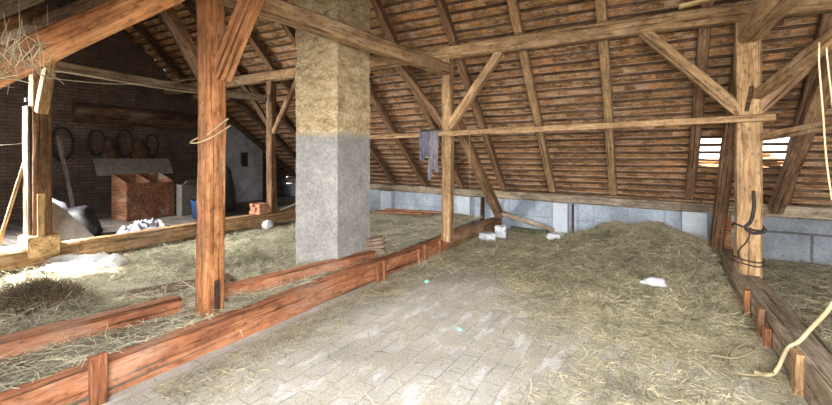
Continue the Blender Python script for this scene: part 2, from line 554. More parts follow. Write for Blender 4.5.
# ------------------------------------------------------------------ setting: floor and walls
def grid_mesh(name, x0, x1, y0, y1, nx, ny, zf):
    xs = np.linspace(x0, x1, nx + 1)
    ys = np.linspace(y0, y1, ny + 1)
    vs = [(x, y, zf(x, y)) for y in ys for x in xs]
    fs = [(j*(nx+1)+i, j*(nx+1)+i+1, (j+1)*(nx+1)+i+1, (j+1)*(nx+1)+i) for j in range(ny) for i in range(nx)]
    return mesh(name, vs, fs)

def fz(x, y):
    return 0.010 * noise.noise(V((x * 1.2, y * 1.2, 0))) + 0.007 * noise.noise(V((x * 4, y * 4, 3)))
fl = struct(link('floor', grid_mesh('floor', -3.4, 1.2, -1.4, 10.2, 92, 230, fz), M['floor'], smooth=True))
vs, fs = [], []
box_vf(GX, RX, -1.6, 11.2, -0.45, -0.14, vs, fs)
tr = struct(link('floor_base', mesh('floor_base', vs, fs), M['hayb_bed']))
vs, fs = [], []
box_vf(-11.3, -7.35, 0.3, 10.4, -0.14, 0.30, vs, fs)
pf = struct(link('floor_left_platform', mesh('floor_left_platform', vs, fs), M['plank']))

# brick gable with three small holes
def gable(name, X, thick, mat, holes=()):
    ys = [YP(X) + 0.1, YF, YR, YN, -1.3]
    zt = [1.2, 3.92, 5.85, 3.92, 1.0]
    cells = 0.09
    vs, fs, idx = [], [], {}
    def top(y):
        for a in range(4):
            if ys[a+1] <= y <= ys[a]:
                t = (y - ys[a+1]) / (ys[a] - ys[a+1])
                return zt[a+1] + (zt[a] - zt[a+1]) * t
        return 0.8
    ny = 110
    nz = 56
    yv = np.linspace(-1.3, ys[0], ny + 1)
    for j in range(nz + 1):
        for y in yv:
            vs.append((X, y, -0.3 + (top(y) + 0.3) * j / nz))
    for j in range(nz):
        for i in range(ny):
            if (i, j) in holes:
                continue
            a = j * (ny + 1) + i
            fs.append((a, a + 1, a + ny + 2, a + ny + 1))
    me = mesh(name, vs, fs)
    o = struct(link(name, me, mat))
    md = o.modifiers.new('thickness', 'SOLIDIFY')
    md.thickness = thick
    md.offset = 1 if X > 0 else -1
    return o
gable('wall_left', GX, 0.3, M['gable'], holes={(62, 36), (65, 32), (76, 33), (44, 33)})
gable('wall_right_unseen', RX, 0.3, M['gable'])  # unseen end wall, added to block light from the right

def wall_seg(name, x0, x1, yoff, z0, z1, th, mat, parent=None):
    """slab that follows the line of the wall plate"""
    a, b = V((x0, YP(x0) + yoff, 0)), V((x1, YP(x1) + yoff, 0))
    vs, fs = [], []
    L = (b - a).length
    box_vf(0, L, 0, th, z0, z1, vs, fs)
    o = link(name, mesh(name, vs, fs), mat)
    d = (b - a).normalized()
    ang = math.atan2(d.y, d.x)
    o.location = a
    o.rotation_euler = (0, 0, ang)
    if parent is not None:
        o.parent = parent
        o.matrix_parent_inverse = parent.matrix_world.inverted()
    return o
wf = struct(wall_seg('wall_far', GX, 1.35, 0.0, -0.3, 0.70, 0.3, M['kneewall']))
struct(wall_seg('wall_far_right_bay', 1.35, RX, -0.04, -0.4, 0.72, 0.34, M['kneegrey']))
bpy.context.view_layer.update()
for (x0, x1, z0) in [(-6.55, -6.15, -0.2), (-4.02, -3.66, -0.2), (-1.66, -1.36, -0.2), (0.62, 0.98, -0.2)]:
    vs, fs = [], []
    box_vf(0, x1 - x0, -0.14, 0.02, z0, 0.69, vs, fs)
    o = link('pilaster', mesh('pilaster', vs, fs), M['limeblue'], wf)
    o.matrix_world = Matrix.Translation((x0, YP(x0), 0)) @ Matrix.Rotation(math.atan(-0.148), 4, 'Z')
    struct(o)
vs, fs = [], []
box_vf(GX, RX, -1.5, -1.2, -0.3, 0.95, vs, fs)
struct(link('wall_near', mesh('wall_near', vs, fs), M['kneewall']))

# whitewashed partition with a little dark window, by the gable
vs = [(0, 7.05, 0.2), (0, 9.0, 0.2), (0, 9.0, 1.95), (0, 7.9, 2.62), (0, 7.05, 2.62)]
vs = vs + [(-0.16, b, c) for a, b, c in vs]
fs = [(0, 1, 2, 3, 4), (9, 8, 7, 6, 5)] + [((i+1) % 5, i, i+5, (i+1) % 5 + 5) for i in range(5)]
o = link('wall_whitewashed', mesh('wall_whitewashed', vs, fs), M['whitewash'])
o.location = (-10.6, 0, 0)
struct(o)
wn = empty('window_1', (-10.6, 8.3, 1.35), None, None)
struct(wn)
struct(box('window_frame', 0.0, 0.03, -0.13, 0.13, 0.0, 0.46, M['plank'], wn))
struct(box('window_pane', 0.03, 0.035, -0.10, 0.10, 0.03, 0.43, M['black'], wn))

# ------------------------------------------------------------------ setting: roof
def roof(name, lo, hi, nc, flip, skip=None, seed=1, x0=GX, x1=RX):
    """lo(x), hi(x): points on top of the rafters at the lower and upper edge of the slope; courses of clay tiles on battens"""
    r = random.Random(seed)
    tw = 0.175
    nx = int((x1 - x0) / tw)
    V0, F0, T0, H0 = [], [], [], []
    B0, BF = [], []
    for c in range(nc):
        s0, s1 = c / nc, min(1.0, (c + 1.0) / nc)
        shift = (c % 2) * tw * 0.5
        for i in range(nx):
            xa = x0 + i * tw + shift
            xb = xa + tw - 0.004
            xm = (xa + xb) / 2
            A, Bp = lo(xm), hi(xm)
            pm = A.lerp(Bp, (s0 + s1) / 2)
            tone = r.random()
            if r.random() < 0.12:
                tone = 0.95 + 0.05 * r.random()
            drop = r.random() * 0.012
            if skip and skip(pm, r):
                continue
            nrm = V((0, (Bp - A).z, -(Bp - A).y)).normalized() * (1 if flip else -1)
            if nrm.z < 0:
                nrm = -nrm
            k = len(V0)
            for (xx, ss, hh, he) in ((xa, s0 - 0.01, 0.098 - drop, 0), (xb, s0 - 0.01, 0.098 - drop * r.random(), 0), (xb, s1 + 0.012, 0.036, 1), (xa, s1 + 0.012, 0.036, 1)):
                A2, B2 = lo(xx), hi(xx)
                p = A2 + (B2 - A2) * ss
                V0.append(p + nrm * hh)
                V0.append(p + nrm * (hh + 0.016))
                H0 += [he, he]
            F0 += [(k, k+2, k+4, k+6), (k+1, k+7, k+5, k+3), (k, k+1, k+3, k+2), (k+2, k+3, k+5, k+4), (k+4, k+5, k+7, k+6), (k+6, k+7, k+1, k)]
            # the second, overlapping layer of the double lap covering
            k = len(V0)
            for (xx, ss, hh) in ((xa - 0.09, s0 - 0.02, 0.132), (xb - 0.08, s0 - 0.02, 0.132), (xb - 0.08, s1 + 0.02, 0.092), (xa - 0.09, s1 + 0.02, 0.092)):
                A2, B2 = lo(xx), hi(xx)
                p = A2 + (B2 - A2) * ss
                V0.append(p + nrm * hh)
                V0.append(p + nrm * (hh + 0.016))
                H0 += [0.5, 0.5]
            F0 += [(k, k+2, k+4, k+6), (k+1, k+7, k+5, k+3), (k, k+1, k+3, k+2), (k+2, k+3, k+5, k+4), (k+4, k+5, k+7, k+6), (k+6, k+7, k+1, k)]
            T0 += [tone] * 8
            T0 += [tone] * 8
        # the batten under this course
        k = len(B0)
        nb = 48
        for j in range(nb + 1):
            xx = x0 + (x1 - x0) * j / nb
            A2, B2 = lo(xx), hi(xx)
            nrm = V((0, (B2 - A2).z, -(B2 - A2).y)).normalized()
            if nrm.z < 0:
                nrm = -nrm
            t = (B2 - A2).normalized()
            p = A2 + (B2 - A2) * s0 + nrm * (0.006 * r.random()) + t * (0.012 * r.random())
            B0 += [p, p + t * 0.034, p + t * 0.034 + nrm * 0.034, p + nrm * 0.034]
        for j in range(nb):
            for q in range(4):
                a, b = k + j*4 + q, k + j*4 + (q+1) % 4
                BF.append((a, b, b + 4, a + 4))
        BF += [(k, k+1, k+2, k+3), (k+nb*4+3, k+nb*4+2, k+nb*4+1, k+nb*4)]
    me = mesh(name, V0, F0)
    at = me.attributes.new('tone', 'FLOAT', 'POINT')
    at.data.foreach_set('value', T0)
    at = me.attributes.new('head', 'FLOAT', 'POINT')
    at.data.foreach_set('value', H0)
    o = struct(link(name, me, M['tile']))
    bm_ = link('battens', mesh('battens', B0, BF), M['grey' if name == 'roof_near' else 'darkened'], o)
    struct(bm_)
    return o
def gap(p, r):
    d = 1.47 < p.z < 2.0 and 0.74 < p.x < 2.0
    return d and not (r.random() < 0.04)
PLz = 1.05
roof('roof_far', lambda x: V((x, YP(x) + 0.32, PLz - 0.31)), lambda x: V((x, YF + 0.02, 3.76)), 25, True, gap, 3)
roof('roof_far_upper', lambda x: V((x, YF + 0.02, 3.76)), lambda x: V((x, YR, 5.66)), 16, True, None, 4)
roof('roof_near_upper', lambda x: V((x, YN - 0.02, 3.76)), lambda x: V((x, YR, 5.66)), 16, False, None, 5)
def opening(p, r):
    if p.x > -1.7 and p.y < 1.0 and p.x < 3.2:
        return True                                  # unseen wide opening behind the photographer, shaped to let frontal light in
    return -10.3 < p.x < -7.9 and 0.6 < p.y < 2.0   # roof hatch above the left bay
roof('roof_near', lambda x: V((x, -1.25, 0.83)), lambda x: V((x, YN - 0.02, 3.76)), 22, False, opening, 6)

# ------------------------------------------------------------------ timber frame
# rafters of the far slope: one piece from wall plate to ridge, in two straight runs
def rafter(x, mat, label, wd=0.13):
    e = empty('rafter', (x, YP(x), 0.9), label, 'rafter', 'rafters of the far roof slope')
    for a, b in ((V((x, YP(x) + 0.0, 0.955)), V((x, YF, 3.665))), (V((x, YF, 3.665)), V((x, YR + 0.02, 5.56)))):
        t = timber('rafter_length', a - e.location, b - e.location, wd, 0.14, mat, parent=e)
    return e
RF = [(-10.5, 'dark', 'dark rafter farthest left on the far roof slope, beside the sooty brick gable'),
      (-9.4, 'dark', 'dark rafter on the far roof slope, second from the brick gable'),
      (-8.35, 'dark', 'dark rafter on the far roof slope, just left of the slim back post'),
      (-7.25, 'brown', 'brown rafter on the far roof slope running up behind the slim back post'),
      (-6.15, 'brown', 'brown rafter on the far roof slope directly behind the chimney'),
      (-5.1, 'brown', 'brown rafter on the far slope, first one right of the chimney'),
      (-3.98, 'brown', 'brown rafter on the far slope ending behind the hanging grey garments'),
      (-2.85, 'brown', 'brown rafter on the far slope, first one right of the middle post'),
      (-1.72, 'tan', 'tan rafter on the far slope rising above the leaning grey board'),
      (-0.52, 'tan', 'tan rafter on the far slope, in the middle of the wide tiled bay'),
      (0.72, 'brown', 'brown rafter on the far slope left of the bright gap in the tiles'),
      (1.95, 'brown', 'brown rafter on the far slope right of the bright gap in the tiles'),
      (3.1, 'dark', 'dark rafter on the far slope at the right edge of the photo')]
for x, mt, lb in RF:
    rafter(x, mt, lb, 0.14 if x < 1.5 else 0.17)
# near slope
timber('principal_rafter', (-3.02, -0.35, 1.19), (-3.02, 2.5, 3.47), 0.17, 0.175, 'orange', 'heavy light brown principal rafter crossing the upper left corner', 'rafter', rough=0.008)
for i, x in enumerate((-7.4, -8.4, -10.5)):
    timber('rafter', (x, -1.15, 0.80), (x, YN, 3.66), 0.12, 0.14, 'brown', ['brown near-slope rafter above the left post', 'brown near-slope rafter at the roof hatch left of the left post', 'brown near-slope rafter closest to the brick gable'][i], 'rafter')

# wall plate, purlins
timber('wall_plate', (GX, YP(GX) - 0.02, 0.83), (1.5, YP(1.5) - 0.02, 0.77), 0.22, 0.17, 'grey', 'long weathered grey wall plate lying on the whitewashed far wall', 'beam', rough=0.005)
timber('wall_plate', (1.5, YP(1.5) - 0.06, 0.80), (RX, YP(RX) - 0.06, 0.80), 0.24, 0.19, 'grey', 'grey wall plate on the cement wall right of the big right post', 'beam')
timber('purlin', (GX, YF, 3.45), (RX, YF, 3.45), 0.18, 0.22, 'tan', 'long brown purlin under the far roof slope carried by the posts', 'beam', rough=0.008)
timber('purlin', (GX, YN, 3.45), (RX, YN, 3.45), 0.18, 0.22, 'brown', 'purlin under the near roof slope above the front orange post', 'beam')

# posts
p1 = timber('post', (-3.545, 2.415, 0.0), (-3.545, 2.415, 3.34), 0.19, 0.19, 'orange', 'orange-brown front post standing between the two sill beams', 'post', rough=0.006)
pm = timber('post', (-2.955, 6.435, 0.22), (-2.955, 6.435, 3.34), 0.17, 0.17, 'tan', 'tan middle post with the grey garments hanging beside it', 'post', rough=0.006)
pr_ = timber('post', (1.135, 6.475, 0.18), (1.135, 6.475, 3.34), 0.25, 0.25, 'tan', 'thick brown right post with the black strap hooked on it', 'post', rough=0.01)
pl = timber('post', (-7.25, 2.40, 0.5), (-7.25, 2.40, 3.34), 0.20, 0.20, 'brown', 'left post in the sunlight, standing on a pale wooden block', 'post', rough=0.006)
ps = timber('post', (-7.27, 6.42, 0.35), (-7.27, 6.42, 3.34), 0.17, 0.17, 'brown', 'slim brown back post left of the chimney', 'post')
# facing on the lit side of the left post, and a short pale board at its foot
timber('facing_board', (-0.115 - 7.2, 2.28, 0.55), (-0.115 - 7.2, 2.28, 2.35), 0.17, 0.03, 'grey', 'grey facing board nailed to the bright side of the left post', 'board', roll=0.0)
timber('short_board', (-7.10, 2.36, 0.58), (-7.10, 2.36, 1.16), 0.08, 0.03, 'pale', 'short pale board standing against the foot of the left post', 'board', roll=math.pi / 2)

# collar beams
timber('collar_beam', (-3.42, 2.45, 3.20), (-2.96, 6.40, 3.17), 0.17, 0.20, 'tan', 'tan collar beam running across the front of the chimney to the middle post', 'beam', rough=0.008)
timber('collar_beam', (-7.25, 2.45, 2.94), (-7.27, 6.40, 2.94), 0.13, 0.14, 'grey', 'greyish collar beam from the left post back to the slim back post', 'beam', bow=-0.02, rough=0.01)
timber('collar_beam', (1.13, 6.42, 3.17), (1.13, 2.2, 3.17), 0.22, 0.24, 'tan', 'tan collar beam coming forward from the top of the right post', 'beam', rough=0.008)
# braces
BR = [((-3.02, 6.41, 2.20), (-3.98, 6.41, 3.36), 0.11, 0.13, 'brown', 'slanting brace on the left side of the middle post'),
      ((-2.9, 6.41, 2.18), (-2.02, 6.41, 3.36), 0.12, 0.14, 'tan', 'slanting brace on the right side of the middle post'),
      ((1.05, 6.42, 2.22), (0.0, 6.42, 3.38), 0.13, 0.15, 'tan', 'slanting brace on the left side of the right post'),
      ((1.22, 6.46, 2.22), (2.25, 6.46, 3.36), 0.13, 0.15, 'brown', 'slanting brace on the right side of the right post'),
      ((-3.48, 2.46, 2.42), (-2.72, 2.46, 3.55), 0.15, 0.17, 'orange', 'thick orange brace rising right from the front post'),
      ((-3.62, 2.42, 2.42), (-4.45, 2.42, 3.38), 0.11, 0.12, 'brown', 'brown brace rising left from the front post'),
      ((-7.33, 6.41, 2.35), (-8.2, 6.41, 3.36), 0.1, 0.11, 'dark', 'dark brace rising left from the slim back post'),
      ((-7.18, 6.41, 2.2), (-6.42, 6.41, 3.36), 0.1, 0.11, 'brown', 'brown brace rising right from the slim back post'),
      ((-7.08, 2.36, 2.26), (-6.62, 2.36, 3.36), 0.12, 0.13, 'pale', 'short pale brace at the top of the left post')]
for a, b, wd, ht, mt, lb in BR:
    timber('brace', a, b, wd, ht, mt, lb, 'brace')
# leaning struts from the sill up to the far purlin
timber('strut', (-2.84, 9.0, 0.36), (-2.94, 6.62, 2.40), 0.17, 0.18, 'brown', 'thick leaning strut behind the middle post, foot on the front sill end', 'strut', rough=0.008)
timber('strut', (0.96, 7.72, 0.2), (1.09, 6.68, 2.95), 0.15, 0.16, 'brown', 'leaning strut just left of the right post', 'strut', rough=0.008)
timber('strut', (1.78, 8.2, 0.86), (1.78, 5.6, 3.05), 0.16, 0.18, 'brown', 'leaning strut right of the right post', 'strut', rough=0.008)
# poles and rails
timber('rail', (-6.2, 6.31, 2.0), (1.36, 6.29, 2.13), 0.055, 0.085, 'tan', 'long thin wooden rail nailed across the posts in front of the tiles', 'rail', rough=0.004, roundness=0.4)
timber('rail', (1.25, 6.3, 1.90), (1.32, 2.6, 1.92), 0.05, 0.09, 'tan', 'pale rail running forward from the right post at chest height', 'rail', rough=0.004)
timber('pole', (1.2, 6.3, 2.42), (1.2, 2.6, 2.60), 0.11, 0.13, 'tan', 'tan pole running forward from the right post below the collar beam', 'pole', rough=0.01, roundness=0.6)
timber('splintered_board', (0.4, 6.3, 3.60), (1.25, 6.3, 3.67), 0.12, 0.04, 'pale', 'pale splintered board lying on top of the purlin near the right post', 'board', rough=0.012)

# sill beams
timber('sill_beam', (-3.40, 0.2, 0.11), (-3.10, 6.55, 0.125), 0.20, 0.24, 'red', 'long reddish front sill beam with stakes along its face', 'beam', rough=0.008)
timber('sill_beam', (-3.09, 6.56, 0.14), (-2.93, 9.05, 0.17), 0.24, 0.28, 'brown', 'brown dusty sill beam from the middle post to the leaning strut', 'beam', rough=0.014, roundness=0.35)
timber('sill_beam', (-4.32, 0.0, 0.20), (-3.855, 2.30, 0.215), 0.17, 0.24, 'red', 'reddish rear sill beam left of the front post', 'beam', rough=0.006)
timber('sill_beam', (-3.80, 2.54, 0.215), (-3.36, 4.75, 0.21), 0.16, 0.24, 'red', 'reddish rear sill beam between the front post and the chimney', 'beam', rough=0.006)
timber('tie_beam', (-7.22, 0.6, 0.32), (-7.1, 8.6, 0.33), 0.22, 0.26, 'tan', 'tan tie beam lying in the hay along the left platform edge', 'beam', rough=0.008)
timber('tie_beam', (1.14, 2.0, 0.11), (1.13, 8.3, 0.11), 0.22, 0.23, 'grey', 'wide grey tie beam on the right with the thick post standing on it', 'beam', rough=0.006)
timber('side_plank', (0.99, 2.0, 0.13), (0.99, 8.3, 0.13), 0.05, 0.29, 'grey', 'dull grey-brown plank set on edge along the left face of the right tie beam', 'plank', rough=0.006)
timber('loose_plank', (-4.25, 1.0, 0.17), (-3.98, 2.0, 0.18), 0.07, 0.04, 'red', 'narrow loose plank half buried in hay between the sill beams', 'plank')
timber('dark_plank', (-4.85, 2.30, 0.17), (-4.45, 3.30, 0.18), 0.28, 0.035, 'dark', 'dark plank lying in the hay behind the front post', 'plank')

# base block of the left post
bl = box('base_block', -0.17, 0.17, -0.17, 0.17, 0.0, 0.28, M['pale'], None, 0.012)
bl.location = (-7.22, 2.38, 0.32)
tag(bl, 'pale squared wooden block under the left post', 'block')

# stakes along the beams
ST = [((-3.20, 1.36), 0.33, 'front sill beam stake nearest the lower left corner', 0.10),
      ((-3.045, 4.46), 0.25, 'left one of the paired stakes at the front sill beam below the tile stack', 0.075),
      ((-3.035, 4.60), 0.27, 'right one of the paired stakes at the front sill beam below the tile stack', 0.045),
      ((-2.995, 5.50), 0.26, 'wide reddish stake, left of the pair just before the middle post', 0.08),
      ((-2.985, 5.68), 0.28, 'thin reddish stake, right of the pair just before the middle post', 0.05),
      ((-2.955, 6.15), 0.26, 'reddish stake at the front sill beam next to the middle post', 0.06)]
for (x, y), h, lb, wd in ST:
    timber('stake', (x, y, -0.06), (x - 0.01, y, h), 0.045, wd, 'red', lb, 'stake', 'stakes along the front sill beam', rough=0.004, roll=0.0)
ST = [((0.94, 5.44), 0.27, 'orange', 'orange-tan stake at the right tie beam closest to the thick post', 0.11),
      ((0.94, 4.86), 0.27, 'brown', 'brown stake in the middle of the right tie beam', 0.11),
      ((0.94, 4.62), 0.17, 'red', 'short stake at the right tie beam just in front of the brown middle stake', 0.08),
      ((0.94, 3.82), 0.29, 'tan', 'pale tan stake at the right tie beam nearest the lower right corner', 0.11)]
for (x, y), h, mt, lb, wd in ST:
    timber('stake', (x, y, -0.06), (x + 0.01, y, h), 0.05, wd, mt, lb, 'stake', 'stakes along the right tie beam', rough=0.004)

# iron strap on the front post, pegs
def child_box(name, parent_world, x0, x1, y0, y1, z0, z1, mat, par):
    o = box(name, x0, x1, y0, y1, z0, z1, mat)
    o.parent = par
    bpy.context.view_layer.update()
    o.matrix_parent_inverse = par.matrix_world.inverted()
    return o
st = child_box('iron_strap', None, -3.452, -3.437, 2.385, 2.435, 0.24, 0.52, M['iron'], p1)
st2 = tube('wedge', [(1.10, 6.345, 2.22), (1.135, 6.335, 2.42), (1.15, 6.34, 2.52)], 0.025, 'dark')
st2.parent = pr_
bpy.context.view_layer.update()
st2.matrix_parent_inverse = pr_.matrix_world.inverted()

# ------------------------------------------------------------------ chimney
def chimney():
    x0, x1, y0, y1 = -4.21, -3.47, 4.14, 4.86
    zt = 6.2
    vs, fs = [], []
    nu, nz = 26, 190
    per = []
    for i in range(nu): per.append((x0 + (x1-x0)*i/nu, y0))
    for i in range(nu): per.append((x1, y0 + (y1-y0)*i/nu))
    for i in range(nu): per.append((x1 - (x1-x0)*i/nu, y1))
    for i in range(nu): per.append((x0, y1 - (y1-y0)*i/nu))
    cx, cy = (x0+x1)/2, (y0+y1)/2
    K = len(per)
    for j in range(nz + 1):
        z = zt * j / nz
        for (x, y) in per:
            amp = 1.0 if z > 2.0 else 0.3
            p = V((x, y, z))
            d = noise.noise(p * 3.0) * 0.02 + noise.noise(V((p.x*7, p.y*7, p.z*15))) * 0.016 + noise.noise(p * 22) * 0.009
            d *= amp
            v = V((x - cx, y - cy, 0))
            vs.append((x - cx + d * v.x / v.length, y - cy + d * v.y / v.length, z))
    for j in range(nz):
        for k in range(K):
            a, b = j*K + k, j*K + (k+1) % K
            fs.append((a, b, b + K, a + K))
    fs.append(tuple(nz*K + k for k in range(K)))
    o = link('chimney', mesh('chimney', vs, fs), M['chimney'])
    o.location = (cx, cy, 0)
    tag(o, 'square rubble chimney, ochre above and grey plaster below, rising from the hay', 'chimney')
chimney()

# ------------------------------------------------------------------ hay
rng = np.random.default_rng(11)
def hay(name, label, x0, x1, y0, y1, res, zf, n, mats, ls=(0.08, 0.26), wd=0.005, dens=None, lift=0.02, tilt=0.22, bed=True, tone_pow=1.0, gz=-9.0, yl=None):
    vs, fs = [], []
    if bed:
        nx, ny = int((x1-x0)/res), int((y1-y0)/res)
        gx = np.linspace(x0, x1, nx+1)
        gy = np.linspace(y0, y1, ny+1)
        wy = (lambda x, y: y0 + (y - y0) * (min(yl(x), y1) - y0) / (y1 - y0)) if yl else (lambda x, y: y)
        vs = [(x, wy(x, y), zf(x, wy(x, y))) for y in gy for x in gx]
        fs = [(j*(nx+1)+i, j*(nx+1)+i+1, (j+1)*(nx+1)+i+1, (j+1)*(nx+1)+i) for j in range(ny) for i in range(nx)]
    pts = []
    while len(pts) < n:
        x, y = x0 + rng.random()*(x1-x0), y0 + rng.random()*(y1-y0)
        if yl and y > yl(x) - 0.08:
            continue
        if dens is not None and rng.random() > dens(x, y):
            continue
        pts.append((x, y, zf(x, y)))
    P = np.array(pts)
    L = ls[0] + (ls[1]-ls[0]) * rng.random(n)**1.5
    a = rng.random(n) * 2*np.pi
    el = rng.normal(0, tilt, n)
    D = np.stack([np.cos(a)*np.cos(el), np.sin(a)*np.cos(el), np.sin(el)], 1)
    S = np.stack([-np.sin(a), np.cos(a), rng.normal(0, 0.5, n)], 1)
    S /= np.linalg.norm(S, axis=1)[:, None]
    W = wd * (0.6 + 0.8*rng.random(n))
    P[:, 2] = np.maximum(P[:, 2], gz) + lift * rng.random(n) + np.abs(np.sin(el)) * L * 0.35
    B = np.stack([-np.sin(a), np.cos(a), np.zeros(n)], 1) * (rng.normal(0, 0.14, n) * L)[:, None]
    B[:, 2] += np.abs(rng.normal(0, 0.05, n)) * L
    a0 = P - D * (L/2)[:, None]
    a2 = P + D * (L/2)[:, None]
    a1 = P + B
    w_ = S * W[:, None] * 0.5
    Q = np.stack([a0 - w_*0.6, a0 + w_*0.6, a1 - w_, a1 + w_, a2 - w_*0.5, a2 + w_*0.5], 1).reshape(-1, 3)
    base = len(vs)
    k = base + 6*np.arange(n)
    F = np.concatenate([np.stack([k, k+1, k+3, k+2], 1), np.stack([k+2, k+3, k+5, k+4], 1)])
    allv = np.concatenate([np.array(vs).reshape(-1, 3), Q]) if bed else Q
    nb = len(fs)
    loops = np.concatenate([np.array(fs, dtype=np.int64).reshape(-1), F.reshape(-1)]) if bed else F.reshape(-1)
    nf = len(loops) // 4
    me = bpy.data.meshes.new(name)
    me.vertices.add(len(allv))
    me.vertices.foreach_set('co', allv.astype(np.float32).reshape(-1))
    me.loops.add(len(loops))
    me.loops.foreach_set('vertex_index', loops.astype(np.int32))
    me.polygons.add(nf)
    me.polygons.foreach_set('loop_start', (4*np.arange(nf)).astype(np.int32))
    tone = np.concatenate([np.zeros(base), np.repeat(rng.random(n)**tone_pow, 6)])
    me.update(calc_edges=True)
    at = me.attributes.new('tone', 'FLOAT', 'POINT')
    at.data.foreach_set('value', tone.astype(np.float32))
    me.materials.append(mats[0])
    me.materials.append(mats[1])
    mi = np.zeros(nf, dtype=np.int32)
    mi[:nb] = 1
    me.polygons.foreach_set('material_index', mi)
    me.update()
    o = bpy.data.objects.new(name, me)
    COL.objects.link(o)
    return tag(o, label, 'hay', None, 'stuff')

def sst(a, b, x):
    t = min(1, max(0, (x - a) / (b - a)))
    return t*t*(3-2*t)
def nz(x, y, s, o=0.0):
    return noise.noise(V((x*s, y*s, o)))
def z_left(x, y):
    z = 0.12 + 0.035*nz(x, y, 1.4) + 0.03*nz(x, y, 4, 2) + 0.012*nz(x, y, 11, 5)
    z += 0.16 * math.exp(-((x+5.3)**2/0.28 + (y-1.75)**2/0.2))
    z += 0.07 * sst(5.6, 8.0, y) * sst(-6.5, -5.0, x)
    z += 0.14 * math.exp(-((x+5.0)**2/0.4 + (y-7.3)**2/0.25))
    return z
hay('hay_bed', 'grey-green hay covering the left bay between sill beam and platform', -7.12, -3.95, 0.3, 9.4, 0.06, z_left, 75000, (M['hay'], M['hay_bed']), wd=0.0065, ls=(0.1, 0.34), dens=lambda x, y: 1.0 if y < 6 else 0.5)
def z_strip(x, y):
    z = 0.205 + 0.03*nz(x, y, 2) + 0.025*nz(x, y, 7, 1) + 0.07*sst(4.6, 6.2, y)
    return z
def strip_x(y):
    return -3.95 + 0.12*y
hay('hay_strip', 'straw lying in the trough between the two reddish sill beams', -4.1, -3.2, 0.3, 9.0, 0.04, lambda x, y: z_strip(x, y) if x < -3.36 + 0.047*y - 0.1 else 0.06, 9000, (M['hay'], M['hay_bed']),
    dens=lambda x, y: 1.0 if x < -3.36 + 0.047*y - 0.05 else 0.08, tone_pow=0.8)
def z_heap(x, y):
    b = fz(x, y) - 0.03
    h = 0.34 * math.exp(-((x-0.25)**2/0.55 + (y-8.0)**2/0.9)) + 0.14 * math.exp(-((x+0.7)**2/0.9 + (y-8.4)**2/0.6)) + 0.07*sst(5.6, 7.4, y)*sst(-1.5, -0.6, x)
    h += 0.03 * sst(0.6, 0.98, x) * sst(3.0, 4.6, y)
    h += 0.13*math.exp(-((x+0.45)**2/0.08 + (y-8.1)**2/0.12)) + 0.12*math.exp(-((x-0.6)**2/0.07 + (y-7.3)**2/0.14)) + 0.1*math.exp(-((x-0.1)**2/0.06 + (y-8.7)**2/0.05))
    return b + h + (0.09*nz(x, y, 2.2) + 0.06*nz(x, y, 5, 3) + 0.02*nz(x, y, 13, 8)) * min(1, h*5)
def d_floor(x, y):
    edge = -0.2 - 1.5*sst(3.0, 7.0, y)
    d = sst(edge - 0.9, edge + 0.6, x + 0.5*nz(x, y, 1.1, 7))
    d = max(d, 0.8*sst(5.0, 6.6, y + 0.5*nz(x, y, 1.3, 4))*(1 - 0.75*sst(7.2, 7.9, y)*sst(-0.9, -1.5, x)))
    left = 0.55 * sst(-2.35, -2.95, x + 0.25*nz(x, y, 1.6, 9))
    return min(1.0, max(0.04, d*(0.55 + 0.45*sst(-0.3, 0.3, nz(x, y, 1.8, 12))), left) * (0.45 if y < 4 else 0.8) + 0.5*sst(6.4, 7.6, y)*sst(-1.5, -0.7, x))
hay('hay_heap', 'greenish hay heap against the whitewashed far wall, thinning towards the room', -3.0, 0.93, 4.9, 9.2, 0.05, z_heap, 66000, (M['hayg'], M['hayg_bed']), dens=d_floor, ls=(0.06, 0.27), wd=0.0058, tilt=0.26, gz=0.008, yl=lambda x: YP(x) - 0.05)
hay('straw_litter', 'fine straw and chaff strewn over the pale brick floor in the foreground', -3.02, 0.93, 1.6, 4.92, 0.05, z_heap, 46000, (M['hayg'], M['hayg_bed']), dens=d_floor, ls=(0.02, 0.13), wd=0.0034, gz=0.006, lift=0.012)
def z_rb(x, y):
    return -0.02 + 0.05*nz(x, y, 1.6) + 0.03*nz(x, y, 5, 3)
hay('hay_right_bay', 'olive green hay on the floor of the right bay beyond the tie beam', 1.24, 3.9, 2.0, 8.9, 0.06, z_rb, 22000, (M['hayg'], M['hayg_bed']))
hay('hay_clump', 'dark brown tangled hay clump in the left bay near the rear sill beam', -5.85, -4.85, 1.4, 2.1, 0.04, lambda x, y: z_left(x, y) + 0.015, 5000, (M['hayb'], M['hayb_bed']), bed=False, tilt=0.5,
    dens=lambda x, y: math.exp(-((x+5.3)**2/0.1 + (y-1.75)**2/0.05)))
hay('straw_tuft', 'loose straw caught on the principal rafter at the left edge', -2.96, -2.86, 0.55, 0.98, 0.05, lambda x, y: 1.19 + 0.8*(y+0.35) - 0.12, 170, (M['hay'], M['hay_bed']), bed=False, tilt=0.9, ls=(0.1, 0.4), lift=0.2, tone_pow=0.5)

